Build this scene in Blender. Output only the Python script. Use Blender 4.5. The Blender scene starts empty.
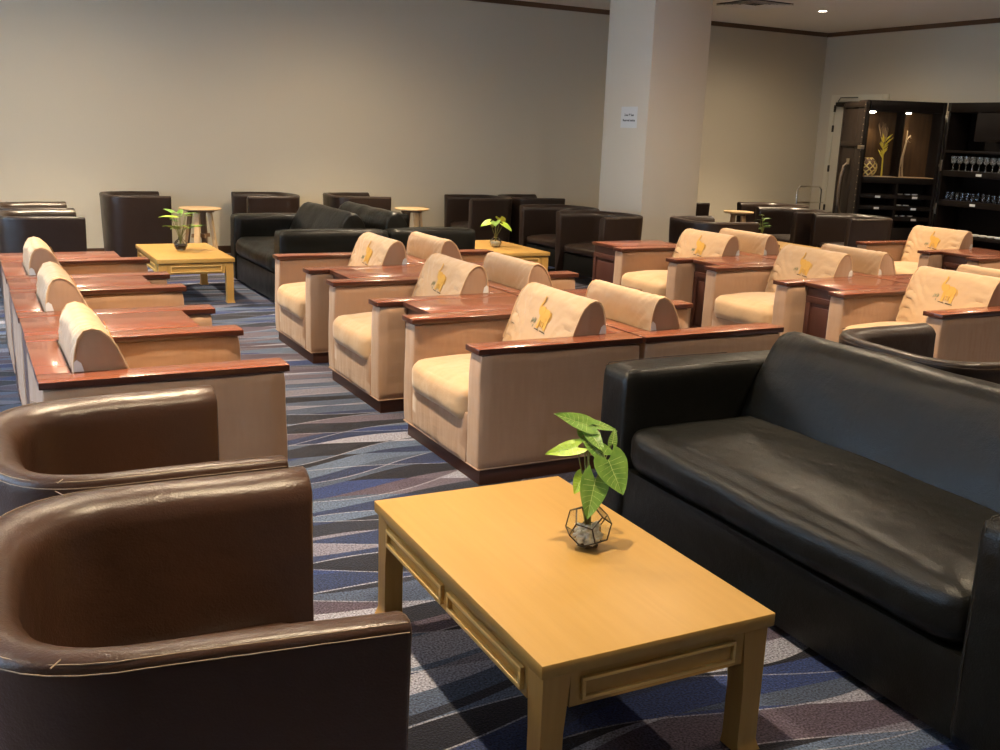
import bpy, bmesh, math, random
from mathutils import Vector, Matrix, noise
C = bpy.context.scene.collection
PI = math.pi
R = math.radians
rnd = random.Random(7)

# ------------------------------------------------------------------ materials
def mat(name, color, rough=.5, spec=.5, metal=0., coat=0., coat_rough=.1, bump=None, vary=None, transmission=0., ior=1.45, emit=None, estr=0., sheen=0.):
    m = bpy.data.materials.new(name); m.use_nodes = True
    nt = m.node_tree; b = nt.nodes['Principled BSDF']
    b.inputs['Base Color'].default_value = (*color, 1); b.inputs['Roughness'].default_value = rough
    b.inputs['Specular IOR Level'].default_value = spec; b.inputs['Metallic'].default_value = metal
    b.inputs['Coat Weight'].default_value = coat; b.inputs['Coat Roughness'].default_value = coat_rough
    b.inputs['Transmission Weight'].default_value = transmission; b.inputs['IOR'].default_value = ior
    b.inputs['Sheen Weight'].default_value = sheen
    if emit: b.inputs['Emission Color'].default_value = (*emit, 1); b.inputs['Emission Strength'].default_value = estr
    tc = nt.nodes.new('ShaderNodeTexCoord')
    if vary:   # (scale vec, amount, noise scale, second colour)
        sc, amt, ns, c2 = vary
        mp = nt.nodes.new('ShaderNodeMapping'); mp.inputs['Scale'].default_value = sc
        nt.links.new(tc.outputs['Object'], mp.inputs[0])
        n = nt.nodes.new('ShaderNodeTexNoise'); n.inputs['Scale'].default_value = ns; n.inputs['Detail'].default_value = 5
        nt.links.new(mp.outputs[0], n.inputs['Vector'])
        mr = nt.nodes.new('ShaderNodeMapRange'); mr.inputs[1].default_value = .3; mr.inputs[2].default_value = .7; mr.inputs[4].default_value = amt
        nt.links.new(n.outputs['Fac'], mr.inputs[0])
        mx = nt.nodes.new('ShaderNodeMix'); mx.data_type = 'RGBA'
        mx.inputs[6].default_value = (*color, 1); mx.inputs[7].default_value = (*c2, 1)
        nt.links.new(mr.outputs[0], mx.inputs[0]); nt.links.new(mx.outputs[2], b.inputs['Base Color'])
    if bump:   # list of (scale vec, noise scale, strength, distance)
        prev = None
        for sc, ns, st, di in bump:
            mp = nt.nodes.new('ShaderNodeMapping'); mp.inputs['Scale'].default_value = sc
            nt.links.new(tc.outputs['Object'], mp.inputs[0])
            n = nt.nodes.new('ShaderNodeTexNoise'); n.inputs['Scale'].default_value = ns; n.inputs['Detail'].default_value = 3
            nt.links.new(mp.outputs[0], n.inputs['Vector'])
            bp = nt.nodes.new('ShaderNodeBump'); bp.inputs['Strength'].default_value = st; bp.inputs['Distance'].default_value = di
            nt.links.new(n.outputs['Fac'], bp.inputs['Height'])
            if prev: nt.links.new(prev.outputs[0], bp.inputs['Normal'])
            prev = bp
        nt.links.new(prev.outputs[0], b.inputs['Normal'])
    return m

M = {}
M['wall'] = mat('wall_fabric', (.56, .50, .385), .85, .3, vary=((1, 1, 1), .25, 1.6, (.53, .47, .36)), bump=[((1, 1, .25), 160, .25, .004)])
M['pillar'] = mat('pillar_paint', (.66, .60, .49), .8, .3, bump=[((1, 1, 1), 120, .15, .003)])
M['ceiling'] = mat('ceiling_paint', (.78, .74, .67), .9, .2, bump=[((1, 1, 1), 60, .1, .003)])
M['crown'] = mat('crown_wood', (.10, .052, .026), .45, .4)
M['base'] = mat('skirting_wood', (.075, .04, .022), .45, .4)
M['cream'] = mat('cream_paint', (.60, .56, .44), .5, .4)
M['fabric'] = mat('slipcover_fabric', (.335, .200, .120), .62, .35, sheen=.25, vary=((6, 6, .6), .35, 9, (.28, .168, .10)),
                  bump=[((1, 1, 1), 260, .1, .002), ((2.4, 2.4, .8), 2.2, .4, .05), ((1.0, 1.0, 4), 2.2, .3, .03)])
M['cushion'] = mat('cushion_fabric', (.45, .290, .155), .55, .4, sheen=.25, vary=((5, 1, 5), .3, 8, (.40, .25, .13)),
                   bump=[((1, 1, 1), 260, .2, .003), ((2, 1.6, 2), 2.2, .6, .04)])
M['piping'] = mat('piping_fabric', (.56, .38, .22), .6, .3)
M['lining'] = mat('white_lining', (.62, .60, .56), .7, .3)
M['gold'] = mat('gold_thread', (.52, .28, .045), .5, .5, bump=[((1, 1, 1), 500, .3, .002)])
M['thread'] = mat('grey_green_thread', (.22, .24, .15), .8, .2)
M['darkthread'] = mat('dark_thread', (.06, .045, .03), .8, .2)
M['redwood'] = mat('red_wood', (.205, .062, .030), .26, .5, coat=.4, coat_rough=.14, vary=((1, 26, 26), .16, 2.2, (.15, .044, .022)))
M['wood_edge'] = mat('dark_wood_edge', (.062, .018, .009), .3, .5, coat=.3, vary=((1, 8, 8), .5, 4, (.04, .012, .007)))
M['plinth'] = mat('plinth_wood', (.075, .028, .016), .4, .4, vary=((2, 2, 14), .5, 3, (.045, .017, .01)))
M['console'] = mat('console_wood', (.060, .021, .014), .35, .5, vary=((8, 8, 1), .5, 4, (.036, .013, .009)))
M['oak'] = mat('light_oak', (.415, .245, .07), .42, .35, vary=((22, 1.2, 22), .55, 2.5, (.365, .21, .055)), bump=[((40, 2, 40), 8, .06, .002)])
M['oakv'] = mat('light_oak_upright', (.46, .262, .07), .4, .45, vary=((22, 22, 1.2), .6, 2.5, (.38, .205, .05)), bump=[((40, 40, 2), 8, .06, .002)])
M['oaklight'] = mat('pale_oak_bead', (.62, .40, .13), .33, .45)
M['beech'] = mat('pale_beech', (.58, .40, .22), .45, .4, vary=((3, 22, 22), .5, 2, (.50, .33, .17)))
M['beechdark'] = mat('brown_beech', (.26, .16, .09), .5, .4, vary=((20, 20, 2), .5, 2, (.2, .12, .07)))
lb = [((1, 1, 1), 210, .42, .0022), ((1, 1, 1), 9, .3, .018)]
M['brown_leather'] = mat('brown_leather', (.064, .029, .016), .31, .42, coat=.03, coat_rough=.25, bump=lb, vary=((1, 1, 1), .6, 3, (.036, .021, .015)))
M['dark_leather'] = mat('dark_brown_leather', (.020, .012, .009), .36, .4, coat=.05, coat_rough=.25, bump=lb)
M['black_leather'] = mat('black_leather', (.0052, .0054, .0046), .34, .26, coat=.0, coat_rough=.22, bump=lb + [((2, 1, 2), 1.5, .28, .06)])
M['stitch'] = mat('pale_stitching', (.30, .22, .15), .8, .2)
M['stitchdark'] = mat('brown_stitching', (.12, .085, .06), .8, .2)
M['seam'] = mat('black_seam', (.025, .022, .018), .6, .3)
M['foot'] = mat('black_foot', (.006, .006, .006), .8, .1)
M['tag'] = mat('white_tag', (.7, .7, .68), .6, .3)
M['ink'] = mat('ink', (.03, .03, .03), .7, .2)
M['trunk'] = mat('espresso_wood', (.010, .0065, .005), .5, .2, vary=((9, 9, 1), .5, 3, (.008, .006, .005)))
M['trunkback'] = mat('walnut_back_panel', (.085, .045, .018), .45, .4, vary=((9, 9, .7), .8, 3, (.04, .021, .010)))
M['hole'] = mat('dark_slot', (.006, .005, .004), .7, .2)
M['brass'] = mat('aged_brass', (.45, .38, .28), .35, .5, metal=1.)
M['chrome'] = mat('chrome', (.72, .70, .66), .18, .5, metal=1.)
M['leather_strap'] = mat('strap_leather', (.06, .045, .033), .4, .5)
M['glass'] = mat('clear_glass', (.95, .97, .96), .03, .5, transmission=1., ior=1.45)
M['barglass'] = mat('bar_glass', (.88, .88, .84), .12, .8, transmission=.9, ior=1.45)
M['vaseglass'] = mat('terrarium_glass', (.93, .95, .93), .04, .5, transmission=1., ior=1.2)
M['lead'] = mat('lead_came', (.035, .028, .022), .4, .5, metal=.6)
M['pebble'] = mat('white_pebbles', (.82, .82, .78), .6, .4)
M['darkpebble'] = mat('brown_pebbles', (.10, .07, .045), .5, .4)
M['leaf'] = mat('syngonium_leaf', (.20, .34, .06), .35, .5, vary=((1, 1, 1), 1., 28, (.10, .22, .035)), bump=[((1, 1, 1), 40, .3, .01)])
M['leaflight'] = mat('young_leaf', (.40, .56, .06), .38, .5, vary=((1, 1, 1), .8, 30, (.28, .46, .05)), bump=[((1, 1, 1), 40, .3, .01)])
M['vein'] = mat('leaf_vein', (.50, .62, .22), .5, .4)
M['stem'] = mat('plant_stem', (.17, .19, .06), .5, .4)
M['rootstem'] = mat('brown_stem', (.13, .07, .04), .6, .3)
M['goldweave'] = mat('gold_weave', (.80, .62, .22), .4, .5, metal=.1, bump=[((1, 1, 1), 60, .8, .02)])
M['dryyellow'] = mat('dried_yellow', (.62, .50, .06), .7, .3)
M['drybrown'] = mat('dried_twig', (.30, .20, .11), .8, .3)
M['driftwood'] = mat('driftwood', (.50, .38, .24), .7, .3)
M['lamp'] = mat('lamp_glow', (1, .9, .75), .5, .5, emit=(1, .86, .66), estr=40)
M['whitemetal'] = mat('white_metal', (.7, .68, .64), .4, .5)
M['vent_dark'] = mat('vent_shadow', (.02, .02, .02), .8, .2)
M['screen'] = mat('black_plastic', (.012, .012, .012), .3, .5)
M['winframe'] = mat('window_frame_paint', (.30, .29, .28), .5, .4)
M['pane'] = mat('window_pane', (1, 1, 1), 0., .5, transmission=1., ior=1.01)

def carpet_material():
    m = bpy.data.materials.new('wave_carpet'); m.use_nodes = True
    nt = m.node_tree; b = nt.nodes['Principled BSDF']; L = nt.links
    b.inputs['Roughness'].default_value = .95; b.inputs['Specular IOR Level'].default_value = .15; b.inputs['Sheen Weight'].default_value = .1
    tc = nt.nodes.new('ShaderNodeTexCoord'); sp = nt.nodes.new('ShaderNodeSeparateXYZ'); L.new(tc.outputs['Object'], sp.inputs[0])
    def mth(op, a, b_=None, c=None):
        n = nt.nodes.new('ShaderNodeMath'); n.operation = op
        for k, v in enumerate((a, b_, c)):
            if v is None: continue
            if isinstance(v, (int, float)): n.inputs[k].default_value = v
            else: L.new(v, n.inputs[k])
        return n.outputs[0]
    x, y = sp.outputs[0], sp.outputs[1]
    nz = nt.nodes.new('ShaderNodeTexNoise'); nz.inputs['Scale'].default_value = .55; nz.inputs['Detail'].default_value = 1
    L.new(tc.outputs['Object'], nz.inputs['Vector'])
    nn = mth('MULTIPLY', mth('SUBTRACT', nz.outputs['Fac'], .5), .55)
    def fam(freq, amp, k, ph, kk, ph2):
        s1 = mth('MULTIPLY', mth('SINE', mth('ADD', mth('MULTIPLY', x, k), ph)), amp)
        s2 = mth('MULTIPLY', mth('SINE', mth('ADD', mth('ADD', mth('MULTIPLY', x, kk), mth('MULTIPLY', y, 1.3)), ph2)), amp * .6)
        v = mth('MULTIPLY', mth('ADD', mth('ADD', mth('ADD', y, s1), s2), nn), freq)
        return mth('FLOOR', v), mth('FRACT', v)
    i1, f1 = fam(5.2, .085, 2.3, .4, 4.1, 1.0)
    i2, f2 = fam(3.9, .12, 1.7, 2.3, 3.3, 3.0)
    i3, f3 = fam(7.5, .05, 3.1, 4.4, 1.3, 5.0)
    cb = nt.nodes.new('ShaderNodeCombineXYZ'); L.new(i1, cb.inputs[0]); L.new(i2, cb.inputs[1]); L.new(i3, cb.inputs[2])
    wn = nt.nodes.new('ShaderNodeTexWhiteNoise'); wn.noise_dimensions = '3D'; L.new(cb.outputs[0], wn.inputs[0])
    cr = nt.nodes.new('ShaderNodeValToRGB'); cr.color_ramp.interpolation = 'CONSTANT'
    cols = [(.010, .011, .020), (.020, .036, .120), (.075, .105, .170), (.066, .052, .078), (.014, .016, .028), (.24, .245, .31), (.092, .078, .108), (.018, .028, .075), (.050, .068, .115), (.14, .135, .18)]
    e = cr.color_ramp.elements; e[0].position = 0; e[0].color = (*cols[0], 1); e[1].position = .1; e[1].color = (*cols[1], 1)
    for k in range(2, 10): n_ = e.new(k * .1); n_.color = (*cols[k], 1)
    L.new(wn.outputs['Value'], cr.inputs[0])
    line1 = mth('LESS_THAN', f1, .035); line2 = mth('LESS_THAN', f2, .026)
    mod = mth('GREATER_THAN', mth('FRACT', mth('MULTIPLY', i1, .37)), .45)
    ln = mth('MULTIPLY', mth('MAXIMUM', mth('MULTIPLY', line1, mod), line2), .75)
    mx = nt.nodes.new('ShaderNodeMix'); mx.data_type = 'RGBA'; L.new(ln, mx.inputs[0]); L.new(cr.outputs[0], mx.inputs[6]); mx.inputs[7].default_value = (.26, .26, .31, 1)
    # tufted speckle
    n2 = nt.nodes.new('ShaderNodeTexNoise'); n2.inputs['Scale'].default_value = 150; n2.inputs['Detail'].default_value = 3; L.new(tc.outputs['Object'], n2.inputs['Vector'])
    mr = nt.nodes.new('ShaderNodeMapRange'); mr.inputs[1].default_value = .3; mr.inputs[2].default_value = .7; mr.inputs[3].default_value = .2; mr.inputs[4].default_value = 1.6
    L.new(n2.outputs['Fac'], mr.inputs[0])
    mu = nt.nodes.new('ShaderNodeVectorMath'); mu.operation = 'SCALE'; L.new(mx.outputs[2], mu.inputs[0]); L.new(mr.outputs[0], mu.inputs['Scale'])
    L.new(mu.outputs[0], b.inputs['Base Color'])
    bp = nt.nodes.new('ShaderNodeBump'); bp.inputs['Strength'].default_value = .6; bp.inputs['Distance'].default_value = .006; L.new(n2.outputs['Fac'], bp.inputs['Height']); L.new(bp.outputs[0], b.inputs['Normal'])
    return m
M['carpet'] = carpet_material()

# ------------------------------------------------------------------ mesh helper
class MB:
    def __init__(s): s.bm = bmesh.new()
    def _tail(s, verts, mtx=None, mi=0):
        if mtx is not None: bmesh.ops.transform(s.bm, matrix=mtx, verts=verts)
        vs = set(verts)
        for f in {f for v in verts for f in v.link_faces}:
            if mi and all(v in vs for v in f.verts): f.material_index = mi
        return s
    def box(s, x0, x1, y0, y1, z0, z1, bev=0., seg=2, mi=0, mtx=None, side_mi=None):
        b = bmesh.new(); bmesh.ops.create_cube(b, size=1)
        for v in b.verts:
            v.co = Vector(((x0 + x1) / 2 + v.co.x * (x1 - x0), (y0 + y1) / 2 + v.co.y * (y1 - y0), (z0 + z1) / 2 + v.co.z * (z1 - z0)))
        if bev: bmesh.ops.bevel(b, geom=b.edges[:], offset=bev, segments=seg, profile=.5, affect='EDGES')
        b.normal_update()
        for f in b.faces:
            f.material_index = mi
            if side_mi is not None and f.normal.z < .7: f.material_index = side_mi
        return s.merge(b, mtx)
    def merge(s, b, mtx=None):
        if mtx is not None: bmesh.ops.transform(b, matrix=mtx, verts=b.verts[:])
        me = bpy.data.meshes.new('t'); b.to_mesh(me); b.free(); s.bm.from_mesh(me); bpy.data.meshes.remove(me); return s
    def soft(s, x0, x1, y0, y1, z0, z1, r=.03, bulge=(0, 0, 0), div=8, wob=0., seed=0, mi=0, mtx=None):
        """rounded, cushiony block: superellipsoid-like box with rounding r and bulged faces"""
        b = bmesh.new(); bmesh.ops.create_cube(b, size=2)
        bmesh.ops.subdivide_edges(b, edges=b.edges[:], cuts=div, use_grid_fill=True)
        h = Vector(((x1 - x0) / 2, (y1 - y0) / 2, (z1 - z0) / 2)); c = Vector(((x0 + x1) / 2, (y0 + y1) / 2, (z0 + z1) / 2))
        for v in b.verts:
            u = v.co.copy()
            # concentrate samples near the edges
            w = Vector([math.copysign(1 - (1 - abs(t)) ** 1.0, t) for t in u])
            p = Vector([w[k] * h[k] for k in range(3)])
            inner = Vector([max(-(h[k] - r), min(h[k] - r, p[k])) for k in range(3)])
            d = p - inner
            if d.length > 1e-9: p = inner + d.normalized() * r * min(1, max(abs(d[k]) for k in range(3)) / r)
            for k in range(3):
                a, e = (k + 1) % 3, (k + 2) % 3
                fall = max(0, (1 - u[a] ** 2)) * max(0, (1 - u[e] ** 2))
                p[k] += u[k] * bulge[k] * fall
            if wob:
                q = (p + c) * 5 + Vector((seed * 3.1, seed * 1.7, seed))
                p += noise.noise_vector(q) * wob
            v.co = p + c
        for f in b.faces: f.material_index = mi
        return s.merge(b, mtx)
    def prism(s, prof, y0, y1, axis='y', bev=0., mi=0, cuts=0, fn=None, mtx=None, endmi=None):
        """closed profile [(x,z)] swept along y (or [(x,y)] along z)"""
        b = bmesh.new(); n = len(prof); rings = []
        for k in range(cuts + 2):
            t = k / (cuts + 1); yy = y0 + (y1 - y0) * t; ring = []
            for (px, pz) in prof:
                co = Vector((px, yy, pz)) if axis == 'y' else Vector((px, pz, yy))
                ring.append(b.verts.new(fn(co, t) if fn else co))
            rings.append(ring)
        for k in range(cuts + 1):
            for i in range(n):
                f = b.faces.new((rings[k][i], rings[k][(i + 1) % n], rings[k + 1][(i + 1) % n], rings[k + 1][i])); f.material_index = mi
        e0 = b.faces.new(rings[0][::-1]); e1 = b.faces.new(rings[-1])
        for f in (e0, e1): f.material_index = mi if endmi is None else endmi
        bmesh.ops.recalc_face_normals(b, faces=b.faces[:])
        if bev:
            es = [e for e in b.edges if any(f in (e0, e1) for f in e.link_faces)]
            bmesh.ops.bevel(b, geom=es, offset=bev, segments=2, profile=.5, affect='EDGES')
        return s.merge(b, mtx)
    def tube(s, pts, rad, n=8, mi=0, mtx=None):
        b = bmesh.new(); pts = [Vector(p) for p in pts]; rings = []; up = None
        for k, p in enumerate(pts):
            d = (pts[min(k + 1, len(pts) - 1)] - pts[max(k - 1, 0)]).normalized()
            if up is None:
                up = Vector((0, 0, 1)) if abs(d.z) < .9 else Vector((1, 0, 0))
            a = d.cross(up)
            if a.length < 1e-6: a = d.cross(Vector((0, 1, 0)))
            a.normalize(); c = a.cross(d).normalized(); up = c
            r = rad[k] if isinstance(rad, (list, tuple)) else rad
            rings.append([b.verts.new(p + (a * math.cos(2 * PI * i / n) + c * math.sin(2 * PI * i / n)) * r) for i in range(n)])
        for k in range(len(pts) - 1):
            for i in range(n): b.faces.new((rings[k][i], rings[k][(i + 1) % n], rings[k + 1][(i + 1) % n], rings[k + 1][i]))
        b.faces.new(rings[0][::-1]); b.faces.new(rings[-1])
        bmesh.ops.recalc_face_normals(b, faces=b.faces[:])
        for f in b.faces: f.material_index = mi
        return s.merge(b, mtx)
    def lathe(s, prof, n=24, cx=0, cy=0, mi=0, mtx=None):
        b = bmesh.new(); rings = []
        for r, z in prof:
            rings.append([b.verts.new((cx + max(r, 1e-4) * math.cos(2 * PI * i / n), cy + max(r, 1e-4) * math.sin(2 * PI * i / n), z)) for i in range(n)])
        for k in range(len(prof) - 1):
            for i in range(n): b.faces.new((rings[k][i], rings[k][(i + 1) % n], rings[k + 1][(i + 1) % n], rings[k + 1][i]))
        b.faces.new(rings[0][::-1]); b.faces.new(rings[-1])
        bmesh.ops.recalc_face_normals(b, faces=b.faces[:])
        for f in b.faces: f.material_index = mi
        return s.merge(b, mtx)
    def build(s, name, mats, parent=None, angle=35, loc=None, rot=None):
        me = bpy.data.meshes.new(name); s.bm.to_mesh(me); s.bm.free()
        for m in (mats if isinstance(mats, (list, tuple)) else [mats]): me.materials.append(m)
        me.polygons.foreach_set('use_smooth', [True] * len(me.polygons))
        me.set_sharp_from_angle(angle=R(angle))
        o = bpy.data.objects.new(name, me); C.objects.link(o)
        if parent: o.parent = parent
        if loc: o.location = loc
        if rot: o.rotation_euler = rot
        return o

def thing(name, label, cat, loc=(0, 0, 0), rz=0., group=None, scale=None):
    o = bpy.data.objects.new(name, None); C.objects.link(o); o.empty_display_size = .1
    o.location = loc; o.rotation_euler = (0, 0, rz); o['label'] = label; o['category'] = cat
    if group: o['group'] = group
    if scale: o.scale = scale
    return o
def tag(o, label, cat, group=None):
    o['label'] = label; o['category'] = cat
    if group: o['group'] = group
    return o
def struct(name, mb, m, **k):
    o = mb.build(name, m, **k); o['kind'] = 'structure'; return o
def dup(root, loc, rz=0., label=None, scale=None, swap=None):
    def cp(o, par):
        c = o.copy(); C.objects.link(c); c.parent = par
        for ch in list(o.children): cp(ch, c)
        return c
    r = cp(root, None); r.location = loc; r.rotation_euler = (0, 0, rz)
    if scale: r.scale = scale
    if label: r['label'] = label
    return r

# ------------------------------------------------------------------ room shell
HC, YW, XW, XL, YN = 3.17, 8.40, 10.10, -5.2, -7.0
struct('floor', MB().box(XL, XW, YN, YW, -.1, 0), M['carpet'])
struct('ceiling', MB().box(XL - .1, XW + .1, YN - .1, YW + .1, HC, HC + .1), M['ceiling'])
struct('wall_far', MB().box(XL - .1, XW + .1, YW, YW + .12, 0, HC), M['wall'])
struct('wall_right', MB().box(XW, XW + .12, YN, YW, 0, HC), M['wall'])
nw = []
wn_ = MB(); wn_.box(XL, XW, YN - .12, YN, 0, .35).box(XL, XW, YN - .12, YN, 2.75, HC)
xs_ = [XL] + [v for w in nw for v in w] + [XW]
for k in range(0, len(xs_), 2): wn_.box(xs_[k], xs_[k + 1], YN - .12, YN, .35, 2.75)
struct('wall_near', wn_, M['wall'])
for i, (a, b) in enumerate(nw):
    w = bpy.data.objects.new('window_%d' % (i + 5), None); C.objects.link(w); w['kind'] = 'structure'; w.location = (0, YN, 0)
    f = MB()
    f.box(a, a + .06, -.08, -.03, .35, 2.75).box(b - .06, b, -.08, -.03, .35, 2.75).box(a + .06, b - .06, -.08, -.03, .35, .41).box(a + .06, b - .06, -.08, -.03, 2.69, 2.75)
    f.box((a + b) / 2 - .03, (a + b) / 2 + .03, -.08, -.03, .41, 2.69)
    f.build('window_frame', M['winframe'], w)
    MB().box(a + .05, b - .05, -.058, -.052, .40, 2.70).build('pane', M['pane'], w)
# left wall with a band of windows
wl = MB()
wins = [(-2.4, -.2), (.4, 2.8), (3.4, 5.8)]
wl.box(XL - .12, XL, YN, YW, 0, .35); wl.box(XL - .12, XL, YN, YW, 2.75, HC)
ys = [YN] + [v for w in wins for v in w] + [YW]
for k in range(0, len(ys), 2): wl.box(XL - .12, XL, ys[k], ys[k + 1], .35, 2.75)
struct('wall_left', wl, M['wall'])
for i, (a, b) in enumerate(wins):
    w = thing('window_%d' % (i + 1), '', ''); del w['label'], w['category']; w['kind'] = 'structure'; w.location = (XL, 0, 0)
    f = MB()
    f.box(-.08, -.03, a, a + .06, .35, 2.75).box(-.08, -.03, b - .06, b, .35, 2.75).box(-.08, -.03, a + .06, b - .06, .35, .41).box(-.08, -.03, a + .06, b - .06, 2.69, 2.75)
    f.box(-.08, -.03, (a + b) / 2 - .03, (a + b) / 2 + .03, .41, 2.69)
    f.build('window_frame', M['winframe'], w)
    MB().box(-.058, -.052, a + .05, b - .05, .40, 2.70).build('pane', M['pane'], w)
cp = [(0, 0), (.022, 0), (.030, .012), (.042, .030), (.055, .044), (.055, .056), (0, .056)]
struct('trim_1', MB().prism([(YW - d, HC - .056 + z) for d, z in cp], XL, XW - .056, mtx=Matrix(((0, 1, 0, 0), (1, 0, 0, 0), (0, 0, 1, 0), (0, 0, 0, 1)))), M['crown'])
struct('trim_2', MB().prism([(XW - d, HC - .056 + z) for d, z in cp], YN, YW), M['crown'])
struct('baseboard_far', MB().box(XL, XW - .016, YW - .016, YW, 0, .09, .004), M['base'])
struct('baseboard_right', MB().box(XW - .016, XW, YN, 7.03, 0, .09, .004).box(XW - .016, XW, 8.17, YW - .016, 0, .09, .004), M['base'])
struct('pillar_1', MB().box(5.06, 5.865, 5.95, 6.86, 0, HC, .012), M['pillar'])
n = MB().box(5.0585, 5.0598, 6.15, 6.48, 1.62, 1.86)
notice = n.build('paper_notice', M['tag'])
tag(notice, 'small white paper notice with two printed lines taped on the square pillar', 'notice')
def text_part(txt, size, mtx, parent, name='printed_text'):
    cu = bpy.data.curves.new('t', 'FONT'); cu.body = txt; cu.size = size; cu.align_x = 'CENTER'; cu.align_y = 'CENTER'; cu.space_line = 1.5; cu.extrude = .0006; cu.offset = .0006
    ob = bpy.data.objects.new('t', cu); C.objects.link(ob)
    me = bpy.data.meshes.new_from_object(ob.evaluated_get(bpy.context.evaluated_depsgraph_get())); bpy.data.objects.remove(ob)
    me.transform(mtx); me.materials.clear(); me.materials.append(M['ink'])
    o = bpy.data.objects.new(name, me); C.objects.link(o); o.parent = parent; return o
text_part("Zone 'P' Seat", .036, Matrix(((0, 0, -1, 5.0580), (-1, 0, 0, 6.315), (0, 1, 0, 1.765), (0, 0, 0, 1))), notice, 'printed_line')
text_part("Reserved seating", .036, Matrix(((0, 0, -1, 5.0580), (-1, 0, 0, 6.315), (0, 1, 0, 1.705), (0, 0, 0, 1))), notice, 'printed_line')

# door on the right wall, closed, behind the bar cabinet
d = thing('door_1', '', ''); del d['label'], d['category']; d['kind'] = 'structure'; d.location = (XW, 0, 0)
df = MB(); df.box(-.045, 0, 8.05, 8.14, 0, 2.25, .004).box(-.045, 0, 7.05, 7.14, 0, 2.25, .004).box(-.045, 0, 7.14, 8.05, 2.16, 2.25, .004)
df.build('door_frame', M['cream'], d)
MB().box(-.03, -.002, 7.145, 8.045, .01, 2.155, .003).build('door_leaf', M['cream'], d)
for z in (.55, 1.15, 1.75, 2.05): MB().box(-.055, -.03, 8.035, 8.06, z - .05, z + .05, .003).build('hinge', M['lead'], d)
cl = MB(); cl.box(-.11, -.03, 7.72, 7.98, 2.08, 2.14, .006).tube([(-.09, 7.95, 2.15), (-.2, 7.8, 2.2), (-.05, 7.6, 2.21)], .008)
cl.build('door_closer', M['lead'], d)

# ------------------------------------------------------------------ slipcovered armchair, faces -X, front at x=0, y 0..W
W, D, AW, HT = .86, .845, .13, .62
def wobfn(amp, f, seed):
    def fn(co, t): return co + noise.noise_vector(co * f + Vector((seed, seed, seed))) * amp
    return fn
cushion_prof = [(.47, .43), (.495, .50), (.523, .575), (.552, .65), (.575, .705), (.598, .745), (.628, .772), (.658, .782), (.688, .773), (.707, .745), (.718, .705), (.724, .66), (.726, .62), (.726, .52), (.725, .43)]
_d = []
for _i in range(len(cushion_prof)):
    _a, _b = cushion_prof[_i], cushion_prof[(_i + 1) % len(cushion_prof)]
    _n = max(1, int(math.hypot(_b[0] - _a[0], _b[1] - _a[1]) / .014)) if _i < len(cushion_prof) - 1 else 1
    _d += [(_a[0] + (_b[0] - _a[0]) * _k / _n, _a[1] + (_b[1] - _a[1]) * _k / _n) for _k in range(_n)]
cushion_dense = _d
def elephant(parent):
    # local frame on the leaning front of the back cushion: u = viewer's right = -y, v = up the slope
    p0, p1 = Vector((.523, 0, .575)), Vector((.575, 0, .705))
    v = (p1 - p0).normalized(); u = Vector((0, -1, 0)); nrm = u.cross(v).normalized()
    if nrm.x > 0: nrm = -nrm
    o = Vector((.546, W / 2 - .005, .632)) + nrm * .0028
    mtx = Matrix(((u.x, v.x, nrm.x, o.x), (u.y, v.y, nrm.y, o.y), (u.z, v.z, nrm.z, o.z), (0, 0, 0, 1)))
    S = .125
    def blob(cx, cy, rx, ry, n=18, z=0.):
        return [(cx + rx * math.cos(2 * PI * k / n), cy + ry * math.sin(2 * PI * k / n)) for k in range(n)]
    e = MB()
    def flat(mb, poly, z0=0, mi=0):
        mb.prism([(a * S, b * S) for a, b in poly], z0, z0 + .0022, axis='z', mi=mi, mtx=mtx)
    flat(e, blob(.12, .28, .36, .26)); flat(e, blob(-.22, .42, .19, .19), .0004); flat(e, blob(-.10, .44, .13, .17), .0008)
    flat(e, [(-.24, .2), (-.06, .2), (-.10, -.28), (-.24, -.28)]); flat(e, [(-.02, .1), (.06, .1), (.04, -.2), (-.02, -.2)], .0003)
    flat(e, [(.2, .2), (.46, .2), (.42, -.3), (.27, -.3)]); flat(e, [(.12, .1), (.22, .1), (.2, -.22), (.11, -.22)], .0003)
    tr = [(-.28, .30), (-.42, .36), (-.47, .50), (-.44, .64), (-.36, .78), (-.31, .90), (-.33, .99), (-.27, 1.03), (-.235, .92), (-.27, .78), (-.33, .64), (-.33, .52), (-.26, .50)]
    flat(e, tr, .0002)
    flat(e, [(.46, .42), (.52, .3), (.53, .1), (.56, .08), (.56, .32), (.48, .46)])
    mo = e.build('elephant_embroidery', M['gold'], parent)
    g = MB()
    r2 = random.Random(3)
    for k in range(11):
        x = -.42 - r2.random() * .36; h = r2.random() * .3 - .25
        flat(g, [(x, h - .05), (x + .014, h - .05), (x + .05 * (r2.random() - .5) + .01, h + .06), (x - .003, h + .05)])
    g.build('grass_embroidery', M['thread'], parent)
    k = MB(); flat(k, [(-.34, -.30), (-.02, -.33), (-.02, -.36), (-.34, -.335)]); flat(k, [(.1, -.33), (.5, -.36), (.5, -.40), (.1, -.37)])
    k.build('ground_embroidery', M['darkthread'], parent)

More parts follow.
